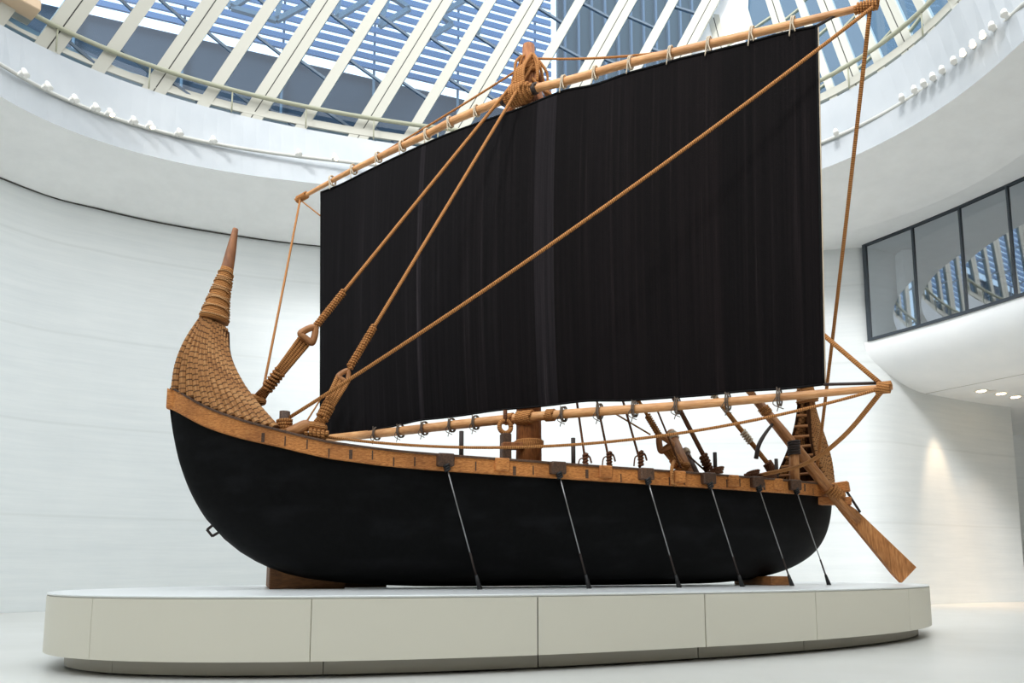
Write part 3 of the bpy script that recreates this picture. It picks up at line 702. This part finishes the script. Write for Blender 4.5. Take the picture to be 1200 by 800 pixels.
# lower post beside the mast
pb = on_t(592.5, 540, -.15); ptop = on_t(592.5, 508, -.15)
post = empty('bitt_post', BW(pb @ U, -.15, 3.3), 'short grey wooden post standing beside the mast foot', 'post')
part(MB().box([pb[0], pb[1], (3.3 + ptop[2]) / 2], (0, 0, 1), U, V, (ptop[2] - 3.3) / 2, .11, .11, .02), 'post_shaft', DARKWOOD, post)
part(MB().bar(on_t(588, 522.5, -.2), on_t(612, 522.5, -.2), .16, .17, bev=.02), 'link_bar', MASTW, post)
rb = on_t(592, 500, -.15)
part(MB().tube([rb + .14 * (math.cos(a) * U + math.sin(a) * np.array([0, 0, 1.0])) for a in np.linspace(0, 2 * PI, 21)], .055, 8), 'rope_eye', ROPE, post)
part(MB().tube([rb + np.array([0, 0, .1]), on_t(592, 480, -.2)], .05, 7), 'rope_tail', ROPED, post)

yard_px = [(348, 234.5), (400, 206), (440, 186), (500, 157.5), (533, 140.5), (587, 118.5), (627, 104), (660, 96), (700, 84.5), (737, 74), (800, 59), (880, 40), (967, 19), (1028, 4.5)]
YD = catmull([on_sail(x, y) for x, y in yard_px], 6)
yard = empty('yard_spar', YD[len(YD) // 2], 'pale wooden yard spar slanting across the top of the black sail', 'spar')
part(MB().tube(YD, [.055, .085, .1, .1, .09, .085, .06], 12), 'spar_pole', PALE, yard)
BD = [on_sail(x, y) for x, y in ((372, 514.5), (450, 507), (620, 488.5), (800, 475), (960, 461), (1046, 453))]; BDc = catmull(BD, 8)
boom = empty('boom_spar', BDc[len(BDc) // 2], 'pale wooden boom spar running level under the foot of the sail', 'spar')
part(MB().tube(BDc, [.1, .115, .115, .1, .085, .07, .055], 12), 'spar_pole', PALE, boom)
def at_curve(Cv, px):
    X = np.array([600 + FL * p[0] / (p[1] * CP + (p[2] - EYE) * SP) for p in Cv]); i = int(np.clip(np.searchsorted(X, px), 1, len(X) - 1)); f = (px - X[i - 1]) / (X[i] - X[i - 1])
    return Cv[i - 1] + (Cv[i] - Cv[i - 1]) * f, unit(Cv[i] - Cv[i - 1])
# yard lashing bundle at the mast head
ym = MB(); a, ta = at_curve(YD, 593); b, tb = at_curve(YD, 624)
for k in range(3): ym.helix(a + (b - a) * (.1 * k), b - (b - a) * (.12 * k), .13 + .055 * k, 10 - 2 * k, .035)
part(ym, 'lashing', ROPE, yard, 'thick rope lashing at the mast')
part(MB().helix(a - ta * .12, a - ta * .02, .11, 3, .03), 'binding', IRON, yard, 'dark band beside the lashing'); part(MB().helix(b + ta * .02, b + ta * .12, .11, 3, .03), 'binding', IRON, yard, 'dark band beside the lashing')
tm = MB()
for k in range(4):
    p, tt = at_curve(YD, 606 + 2.5 * k); tm.tube(catmull([p + np.array([0, -.15, -.1]), p + np.array([0, -.2, .5]), BW(6.08, -.2, 13.9 + .1 * k)], 8), .04, 6)
part(tm, 'halyard_loop', ROPE, yard)
em = MB()
for px in (354, 1016): p, tt = at_curve(YD, px); part(MB().helix(p - tt * .2, p + tt * .2, .085, 8, .025), 'end_binding', ROPE, yard)
em = MB(); p, tt = at_curve(BDc, 1036); em.helix(p - tt * .12, p + tt * .1, .085, 6, .035); part(em, 'end_binding', ROPE, boom); p, tt = at_curve(BDc, 615); part(MB().helix(p - tt * .2, p + tt * .2, .14, 8, .035), 'mast_lashing', ROPE, boom)
for px in (597, 645):
    p, tt = at_curve(BDc, px); part(MB().helix(p - tt * .1, p + tt * .1, .122, 5, .025), 'binding', ROPE, boom)

ST = [(377, 226), (400, 217), (433, 200.5), (480, 178), (527, 157.5), (580, 138.5), (605, 130), (620, 124), (660, 108), (697, 100.5), (733, 88), (770, 78), (800, 69.5), (833, 62), (880, 50.5), (915, 41), (957, 32)]
SB = [(377, 505), (381, 509.5), (403, 509.5), (441, 504), (487.5, 493.5), (520, 490), (568, 483), (615, 478), (671, 472), (694, 470), (740, 469), (805.5, 465), (866, 459), (920, 456), (965, 450.5)]
Tc = catmull([on_sail(x, y) for x, y in ST], 8); Bc = catmull([on_sail(x, y) for x, y in SB], 8)
def resamp(Cv, n):
    L = np.concatenate([[0], np.cumsum(np.linalg.norm(np.diff(Cv, axis=0), axis=1))]); L /= L[-1]; q = np.linspace(0, 1, n); return np.stack([np.interp(q, L, Cv[:, k]) for k in range(3)], 1)
NX, NZ = 120, 50
Tr, Br = resamp(Tc, NX), resamp(Bc, NX)
ta_px = np.linspace(377, 957, NX)
G = []; UVs = []
for j in range(NZ + 1):
    v = j / NZ; row = []; uvr = []
    for i in range(NX):
        u = i / (NX - 1)
        p = Tr[i] * (1 - v) + Br[i] * v
        bulge = .22 * math.sin(PI * v) ** .8 * math.sin(PI * u) ** .5 + .025 * math.sin(u * 40 + 2 * math.sin(v * 2)) * v
        cr = .05 * math.exp(-((u - .06) / .05) ** 2) * math.exp(-((v - .97) / .06) ** 2) * math.sin(u * 160 + v * 60)
        row.append(p - SN * (bulge + .03 + cr)); uvr.append((u * 12.4, v * 6.6))
    G.append(row); UVs.append(uvr)
sail = empty('sail', Br[NX // 2], 'large black striped woven sail hanging between yard and boom', 'sail')
sm_ = MB(); sm_.grid(G, np.array(UVs)); part(sm_, 'cloth', SAILM, sail)
hem = MB(); hem.tube([np.array(r[0]) for r in G], .02, 6); hem.tube([np.array(r[-1]) for r in G], .025, 6); hem.tube([np.array(q) for q in G[0]], .03, 6); hem.tube([np.array(q) for q in G[-1]], .022, 6)
part(hem, 'bolt_rope', BITUMEN, sail, 'dark corded edge')
fr = MB(); fr.tube([np.array(r[-1]) + np.array([.03, 0, 0]) for r in G], .018, 5); part(fr, 'selvedge', TIEW, sail, 'pale frayed edge')
def tie(px, curve, r, pale, hang):
    p, tt = at_curve(curve, px); e1 = SN; e2 = np.cross(tt, SN); e2 = e2 if e2[2] > 0 else -e2
    m_ = MB()
    m_.tube([p + (r + .03) * (math.cos(a) * e1 * 1.0 + math.sin(a) * e2 * 1.15) for a in np.linspace(0, 2 * PI, 17)], .017, 5)
    m_.tube([p + tt * .04 + (r + .03) * (math.cos(a) * e1 + math.sin(a) * e2 * 1.15) for a in np.linspace(0, 2 * PI, 17)], .017, 5)
    k = p - e1 * (r + .02)
    if hang == 'down':
        m_.tube(catmull([k + e2 * .17, k, k - e2 * .1 + tt * .05, k - e2 * .3 + tt * .0], 4), .010, 5); m_.tube(catmull([k, k - e2 * .15 - tt * .07, k - e2 * .26 + tt * .12], 4), .010, 5)
    else:
        m_.tube(catmull([k + e2 * .05, k - e2 * .12, k - e2 * .32], 4), .014, 5); m_.tube(catmull([k, k - e2 * .15 + tt * .07, k - e2 * .24 + tt * .1], 4), .012, 5)
    part(m_, 'sail_tie', TIEW if pale else TIE, sail)
for px in (389, 414, 443, 471, 500, 527, 558, 660, 697, 738, 785, 830, 880, 928): tie(px, YD, .095, True, 'up')
for px in (441, 469, 497, 529, 557, 660, 702, 743, 793, 852, 912): tie(px, BDc, .115, False, 'down')
# corner lashings of the sail foot and head
m_ = MB(); p1 = np.array(G[-1][-1]); q1, _ = at_curve(BDc, 1030); m_.tube([p1, q1 + np.array([0, 0, .09])], .03, 6); part(m_, 'corner_lashing', IRON, sail); m_ = MB(); p1 = np.array(G[0][-1]); q1, _ = at_curve(YD, 985); m_.tube([p1, q1], .03, 6); part(m_, 'corner_lashing', IRON, sail)

# ------------------------------------------------------------------ rigging
HEAD = BW(6.08, -.1, 14.05)
def sagline(a, b, sag=0, n=24):
    a, b = np.array(a, float), np.array(b, float); return [a + (b - a) * t_ + np.array([0, 0, -sag * 4 * t_ * (1 - t_)]) for t_ in np.linspace(0, 1, n)]
def rope(pts, r, label, mat=None, extra=None, name='rope', cat='rope', group=None):
    P = np.array(pts, float); t = empty(name, P[-1], label, cat, group); part(MB().tube(P, r, 8), 'line', mat or ROPE, t)
    return t
YL, _ = at_curve(YD, 352); YR, _ = at_curve(YD, 1020); BR, _ = at_curve(BDc, 1037)
# bollard at the bow and its wraps
bp = on_t(333, 505, -1.0); bt = on_t(334.5, 482, -1.0); bb = np.array([bp[0], bp[1], Gq(bp @ U) - .25])
bol = empty('mooring_bitt', bb, 'stubby wooden bitt wound with rope beside the bow horn', 'bitt')
part(MB().tube([bb, [bb[0], bb[1], bt[2]]], .1, 10), 'stub_post', DARKWOOD, bol)
part(MB().helix([bb[0], bb[1], bt[2] - .42], [bb[0], bb[1], bt[2] - .16], .125, 4, .04), 'rope_turns', ROPE, bol)
ck = on_t(352, 503, -1.25)
cle = empty('bow_cleat', ck, 'smooth curved wooden cleat on the gunwale just aft of the bitt', 'cleat')
part(MB().tube(catmull([on_t(336, 507, -1.2), on_t(348, 504, -1.25), on_t(358, 499, -1.3), on_t(363, 500, -1.3)], 6), [.09, .13, .12, .09], 10), 'cleat_body', OARW, cle)
part(MB().helix(on_t(360, 506, -1.35), on_t(384, 510, -1.5), .06, 5, .04), 'rope_turns', ROPE, cle)
# long brace from the yard's raised end down to the bow bitt
bra = rope(sagline(YR + np.array([0, -.08, -.1]), on_t(336, 491, -1.0), .22), .037, 'long tan rope crossing the sail diagonally from yard end to bow bitt')
# lifts
rope(sagline(HEAD, YL, .1), .026, 'thin rope lift from mast head to the low end of the yard')
rope(sagline(HEAD + np.array([0, 0, .1]), YR, .35), .026, 'thin rope lift from mast head to the raised end of the yard')
rope(sagline(BR, HEAD - np.array([0, 0, .4]), .05), .042, 'rope from boom end rising behind the sail edge to the mast')
rope(sagline(YR, on_t(956, 560, -.6), .1), .04, 'rope hanging from the raised yard end down past the boom to the stern')
rope(sagline(YL, on_t(305, 473, .7), .05), .03, 'thin rope dropping from the low yard end to the bow')
rope(sagline(YL + np.array([0, 0, -.05]), BW(6.06, .3, 6.2), .0), .02, 'thin rope from low yard end slipping behind the sail edge')
rope(sagline(on_sail(378, 464, -.05), on_t(354, 502, .9), .0), .022, 'thin rope from the sail\'s left edge down to the bow behind the cleat')
def pathz(L, ts):
    return catmull([on_t(x, y, t_) for (x, y), t_ in zip(L, ts)], 8)
# sheet along the boom from its end to the bow
bw_end = on_t(350, 507, -1.2); n_ = 30
sh = []
for t_ in np.linspace(0, 1, n_):
    p = BR + (bw_end - BR) * t_; sh.append(p + np.array([0, 0, -.62 * 4 * t_ * (1 - t_) * (1 - .0 * t_)]))
rope(sh, .028, 'slack rope running below the boom from its far end to the bow')
sl = s_at(885, 555, out=-.1); rope(catmull([BR, BR * .72 + BW(sl, -Bq(sl), Gq(sl) + .05) * .28 + np.array([0, 0, -.38]), BR * .42 + BW(sl, -Bq(sl), Gq(sl) + .05) * .58 + np.array([0, 0, -.42]), BW(sl, -Bq(sl), Gq(sl) + .05)], 8), .045, 'thick rope curving from boom end down to the stern gunwale')

def deadeye(c, d, sz, n_):
    """a triangular wooden eye, point towards d"""
    e = unit(np.cross(d, n_)); P = [c + d * sz * 1.25, c - d * sz * .75 + e * sz, c - d * sz * .95, c - d * sz * .75 - e * sz]
    return MB().tube(np.vstack([catmull(P, 8, closed=True), [P[0]]]), sz * .5, 8)
def stay(up, eye_px, low_px, t_eye, t_low, splice_px, label, eye=.145, rr=.038):
    e = on_t(*eye_px, t_eye); lo = on_t(*low_px, t_low); d = unit(up - e)
    t = empty('stay_rope', lo, label, 'stay')
    part(MB().tube(sagline(up, e + d * .1, .0), rr, 8), 'line', ROPE, t)
    sp_ = np.linalg.norm(e - on_t(*splice_px, t_eye))
    part(MB().helix(e + d * .2, e + d * sp_, .055, int(sp_ / .07), .028), 'splice', ROPE, t)
    nv = unit(np.array([0, 0, EYE]) - e)
    part(deadeye(e, d, eye, nv), 'deadeye', OARW, t)
    d2_ = unit(e - lo); side = unit(np.cross(d2_, nv)); L = np.linalg.norm(e - lo)
    for k in (-1.5, -.5, .5, 1.5):
        part(MB().tube([e - d2_ * .06 + side * k * .075, lo + d2_ * L * .45 + side * k * .05, lo + d2_ * L * .2 + side * k * .035, lo + side * k * .06], .042, 6), 'tackle_strand', ROPE, t)
    part(MB().helix(lo + d2_ * L * .18, lo + d2_ * L * .45, .105, max(5, int(L * .27 / .07)), .035), 'tackle_lashing', ROPE, t)
    kn = MB()
    for k in range(3): kn.ball(lo + side * (.1 * (k - 1)) + np.array([0, 0, .03 * k]), .12, 1, 1, .8, 8)
    part(kn, 'knot', ROPE, t)
    return t
stay(BW(6.06, -.12, 14.0), (363, 391), (301, 470), -.1, .45, (401, 340), 'thick forestay with wooden eye and tackle left of the sail edge')
stay(BW(6.1, -.22, 13.9), (404, 440), (371, 502), -1.2, -1.3, (437, 378), 'thick forestay crossing the sail front to a tackle at the lower left corner', .1)
# aft rigging seen under the boom
stay(BW(6.1, .1, mz(620, 250)), (778, 519), (799, 551), -1.3, -1.5, (760, 485), 'heavy backstay with wooden eye and lashed tackle under the boom')
def knotted(pts, r, label, knot_px, t_):
    t = rope(pts, r, label, ROPED); c = on_t(*knot_px, t_); m_ = MB()
    m_.helix(c - np.array([0, 0, .2]), c + np.array([0, 0, .15]), .04, 5, .035); m_.tube(catmull([c + np.array([0, 0, .12]), c + U * .1 + np.array([0, 0, .08]), c + U * .15 + np.array([0, 0, -.06])], 5), .02, 6); m_.tube(catmull([c + np.array([0, 0, .06]), c - U * .14, c - U * .18 + np.array([0, 0, -.2])], 5), .016, 6)
    part(m_, 'knot', ROPED, t); return t
for (a, b, kp, lab) in (((675, 475), (686, 541), (686, 539), 'first thin dark shroud aft of the mast, its knot low on the gunwale'),
                        ((702, 487), (714, 541), (714, 537), 'second thin dark shroud aft of the mast, knotted at a gunwale toggle'),
                        ((735, 470), (750, 540), (751, 536), 'third thin dark shroud aft of the mast with curled loose ends')):
    tq = -1.2 if b[0] < 730 else -1.5; lo = on_t(*b, tq); knotted(sagline(lo, HEAD - np.array([0, 0, .3]), 0), .026, lab, kp, tq)
lo = on_t(831, 546, -1.55); t = rope(sagline(lo, BW(6.1, .0, mz(620, 140)), 0), .055, 'thick dark shroud meeting the gunwale beside an iron pin', ROPED)
part(MB().helix(lo - np.array([0, 0, .1]), lo + unit(BW(6.1, 0, 12) - lo) * .3, .08, 5, .04), 'knot', ROPED, t)
lo = on_t(906, 551, -.9); upp = BW(6.1, .2, mz(620, 180)); t = rope(sagline(lo, upp, 0), .06, 'light brown aftermost shroud bound with cord near the stern')
dd = unit(upp - lo)
for k in (.9, 2.3): part(MB().helix(lo + dd * k, lo + dd * (k + .35), .07, 5, .03), 'binding', TIEW, t)
part(MB().helix(lo - np.array([0, 0, .05]), lo + dd * .25, .09, 5, .04), 'knot', ROPED, t)
rope(sagline(on_t(720, 484, -.4), on_t(762, 509, -1.3), 0), .02, 'short thin rope from the boom to the backstay tackle')
rope(sagline(on_t(770, 480, -1.4), on_t(798, 548, -1.75), 0), .022, 'thin dark rope just aft of the backstay eye', ROPED)
rope(sagline(on_t(806, 533, -1.2), on_t(826, 551, -1.5), 0), .022, 'thin rope from spare pole end down to the gunwale', ROPED)
for (a, b, ta_, tb_, r, lab, mt) in (((786, 506), (806, 552), -.7, -1.5, .12, 'pale spare pole leaning beside the backstay tackle', OARW), ((803, 526), (815, 552), -.9, -1.5, .07, 'short dark pole leaning against the pale spare pole', DARKWOOD)):
    A_, B_ = on_t(*a, ta_), on_t(*b, tb_); B2 = B_ + (B_ - A_) * .35
    t = empty('spare_pole', B2, lab, 'pole'); part(MB().tube([A_, B2], [r * .85, r], 10), 'pole_shaft', mt, t); part(MB().helix(A_ + (B_ - A_) * .05, A_ + (B_ - A_) * .2, r * .95, 4, .025), 'binding', TIEW, t)
# tail of the tackle over the gunwale
s7 = s_at(787, 556, out=.12); p0 = BW(s7, -Bq(s7) - .14, Gq(s7) + .05)
rope(catmull([on_t(790, 540, -1.6), p0, p0 + np.array([0, 0, -.3]), on_t(789, 567, -Bq(s7) - .12), on_t(792, 568, -Bq(s7) - .12)], 6), .04, 'loose rope tail looped over the gunwale below the backstay')
# coils on the stern gunwale
for (px, py, lab) in ((879, 554, 'small dark rope coil on the gunwale near the stern'), (837, 553, 'small dark rope coil round an iron pin on the gunwale'), (900, 549, 'small rope coil at the foot of the aftermost shroud')):
    s = s_at(px, py + 4, out=-.1); c = BW(s, -Bq(s) + .05, Gq(s) + .06); t = empty('rope_coil', c, lab, 'rope coil')
    m_ = MB()
    for k in range(3): m_.tube([c + np.array([(.15 - .01 * k) * math.cos(a) + .02 * k, (.12 + .01 * k) * math.sin(a), .035 * k + .03 * math.sin(a + k)]) for a in np.linspace(0, 2 * PI, 19)], .028, 6)
    part(m_, 'coil', ROPED, t)

# ------------------------------------------------------------------ steering oar
oa = on_t(886, 468, -.75); ob = on_t(985, 590, -1.25); dO = unit(ob - oa)
tip_c = on_t(1062, 670, -1.45)
oar = empty('steering_oar', tip_c, 'long wooden steering oar slanting over the stern with broad blade near the plinth', 'oar')
part(MB().tube([oa, oa + (ob - oa) * .5, ob, ob + (tip_c - ob) * .25], [.11, .14, .13, .12], 12), 'oar_shaft', OARW, oar)
bl0 = on_t(985, 594, -1.28); 
bpx = [(985, 596), (993, 590), (1003, 596.5), (1074, 664.5), (1057, 682.5), (1047, 672)]
bpts = [on_t(x, y, -1.28 - .17 * (i > 2)) for i, (x, y) in enumerate(bpx)]
bm2 = MB(); bm2.poly_prism(bpts, V * .09); part(bm2, 'blade', OARW, oar)
fm = MB()
for k in range(4): fm.tube([oa + dO * .05 + np.array([.03 * k - .05, 0, 0]), oa - dO * .35 + np.array([.05 * k - .08, 0, .02 * k])], .03, 6)
part(fm, 'frayed_end', OARW, oar)
part(MB().helix(oa + dO * .25, oa + dO * .45, .125, 4, .025), 'shaft_binding', ROPE, oar)
tl0 = oa + dO * np.linalg.norm(on_t(905, 497, -.85) - oa); part(MB().tube(catmull([on_t(905, 497, -.9), on_t(896, 509, -1.0), on_t(889, 522, -1.05), on_t(886, 537, -1.05)], 5), [.035, .05, .055], 8), 'tiller', IRON, oar, 'dark curved tiller')
part(MB().helix(on_t(972, 571, -1.2), on_t(984, 583, -1.25), .15, 5, .04), 'bracket_lashing', ROPE, oar)
part(MB().tube([on_t(990, 572, -1.3), on_t(1008, 600, -1.35)], .03, 6), 'blade_lanyard', IRON, oar)

# ------------------------------------------------------------------ tie-down cables and cradle blocks
feet_px = [(562.5, 690.5), (690.5, 689.5), (796, 688.2), (870, 687.2), (928.3, 686.2), (971.5, 685.2)]
names = ['nearest the mast post, first counted from the bow', 'second counted from the bow', 'third counted from the bow', 'third counted from the stern', 'second counted from the stern', 'nearest the steering oar at the stern']
for i, ((s, b, z), (fx, fy)) in enumerate(zip(beams, feet_px)):
    top = BW(s, -b - .2, z - .1); ft = on_height(fx, fy, HP)
    t = empty('tie_cable', ft, 'steel hull tie-down cable, ' + names[i], 'cable', 'steel tie-down cables along the near side of the hull')
    d = unit(top - ft); L = np.linalg.norm(top - ft)
    part(MB().tube([top, ft + d * .5], .014, 6), 'wire', STEEL, t)
    part(MB().tube([ft + d * .3, ft + d * .75], .02, 8), 'turnbuckle', IRON, t)
    part(MB().tube([ft, ft + d * .06, ft + d * .3], [.055, .05, .03], 10), 'foot_fitting', BLACKM, t)
    part(MB().helix(top - d * .12, top + d * .02, .05, 3, .025), 'shackle', BLACKM, t)
bx = on_t(315, 690, -.3)
for (sc_, L, Hh, W, lab) in ((None, .75, .24, 1.25, 'large wooden cradle block under the bow end of the hull'), (12.2, .3, .11, .8, 'small wooden cradle block under the stern end of the hull')):
    if sc_ is None:
        a = on_height(315, 690, HP); s_a = a @ U; t_a = a @ V - V0
        c = BW(s_a + L, t_a + W * .9, HP + Hh)
    else: c = BW(sc_, -.35, HP + Hh)
    ck_ = empty('cradle_block', [c[0], c[1], HP], lab, 'support block')
    part(MB().box(c, U, V, (0, 0, 1), L, W * .9, Hh, .02), 'block_body', BLOCKW, ck_)
    if sc_ is None: part(MB().bar(c + U * (L + .02) + np.array([0, 0, -Hh + .05]), c + U * (L + 1.0) + np.array([0, 0, -Hh + .05]), .6, .1), 'base_board', BLOCKW, ck_)

# ------------------------------------------------------------------ light, sky, camera
w = bpy.data.worlds.new('World'); bpy.context.scene.world = w; w.use_nodes = True; nt = w.node_tree
bg = nt.nodes['Background']; tc = nt.nodes.new('ShaderNodeTexCoord'); sx = nt.nodes.new('ShaderNodeSeparateXYZ'); rp = nt.nodes.new('ShaderNodeValToRGB')
nt.links.new(tc.outputs['Generated'], sx.inputs[0]); nt.links.new(sx.outputs[2], rp.inputs[0]); nt.links.new(rp.outputs[0], bg.inputs[0])
rp.color_ramp.elements[0].color = (1, 1, 1, 1); rp.color_ramp.elements[1].color = (.88, .95, 1, 1); bg.inputs[1].default_value = 2.5
def spot(loc, target, e, size, color):
    d = bpy.data.lights.new('downlight_lamp', 'SPOT'); d.energy = e; d.spot_size = size; d.spot_blend = .8; d.color = color; d.shadow_soft_size = .15
    o = bpy.data.objects.new('downlight_lamp', d); col.objects.link(o); o.location = Vector(loc); o.rotation_euler = (Vector(target) - Vector(loc)).to_track_quat('-Z', 'Y').to_euler()
spot(on_height(1150, 457.5, ZC) + np.array([-1.5, -.3, -.1]), on_height(1112, 707, 0) + np.array([-.2, -.5, 3.0]), 1000, math.radians(44), (1, .70, .42))
for q in ((1173, 460.5), (1190, 464.5)): spot(on_height(*q, ZC) + np.array([0, 0, -.1]), on_height(*q, ZC) + np.array([-.8, -2.2, -10]), 800, math.radians(70), (1, .64, .34))
sd_ = bpy.data.lights.new('sun', 'SUN'); sd_.energy = 2.1; sd_.angle = math.radians(12); so = bpy.data.objects.new('sun', sd_); col.objects.link(so)
so.rotation_euler = Vector((.48, .88, -.62)).to_track_quat('-Z', 'Y').to_euler()

cd = bpy.data.cameras.new('camera'); cam = bpy.data.objects.new('camera', cd); col.objects.link(cam); bpy.context.scene.camera = cam
cam.location = (0, 0, EYE); cam.rotation_euler = (PI / 2 + PITCH, 0, 0); cd.sensor_fit = 'HORIZONTAL'; cd.sensor_width = 36; cd.lens = FL / 1200 * 36
cd.shift_x = 0; cd.shift_y = (PPY - 400) / 1200; cd.clip_end = 500
sc = bpy.context.scene
sc.view_settings.view_transform = 'Standard'; sc.view_settings.look = 'None'; sc.view_settings.gamma = 1; sc.view_settings.use_curve_mapping = False; sc.view_settings.exposure = 0.0
try:
    sc.cycles.use_denoising = True; sc.cycles.max_bounces = 10; sc.cycles.diffuse_bounces = 6; sc.cycles.transparent_max_bounces = 16; sc.cycles.sample_clamp_indirect = 8
except Exception: pass
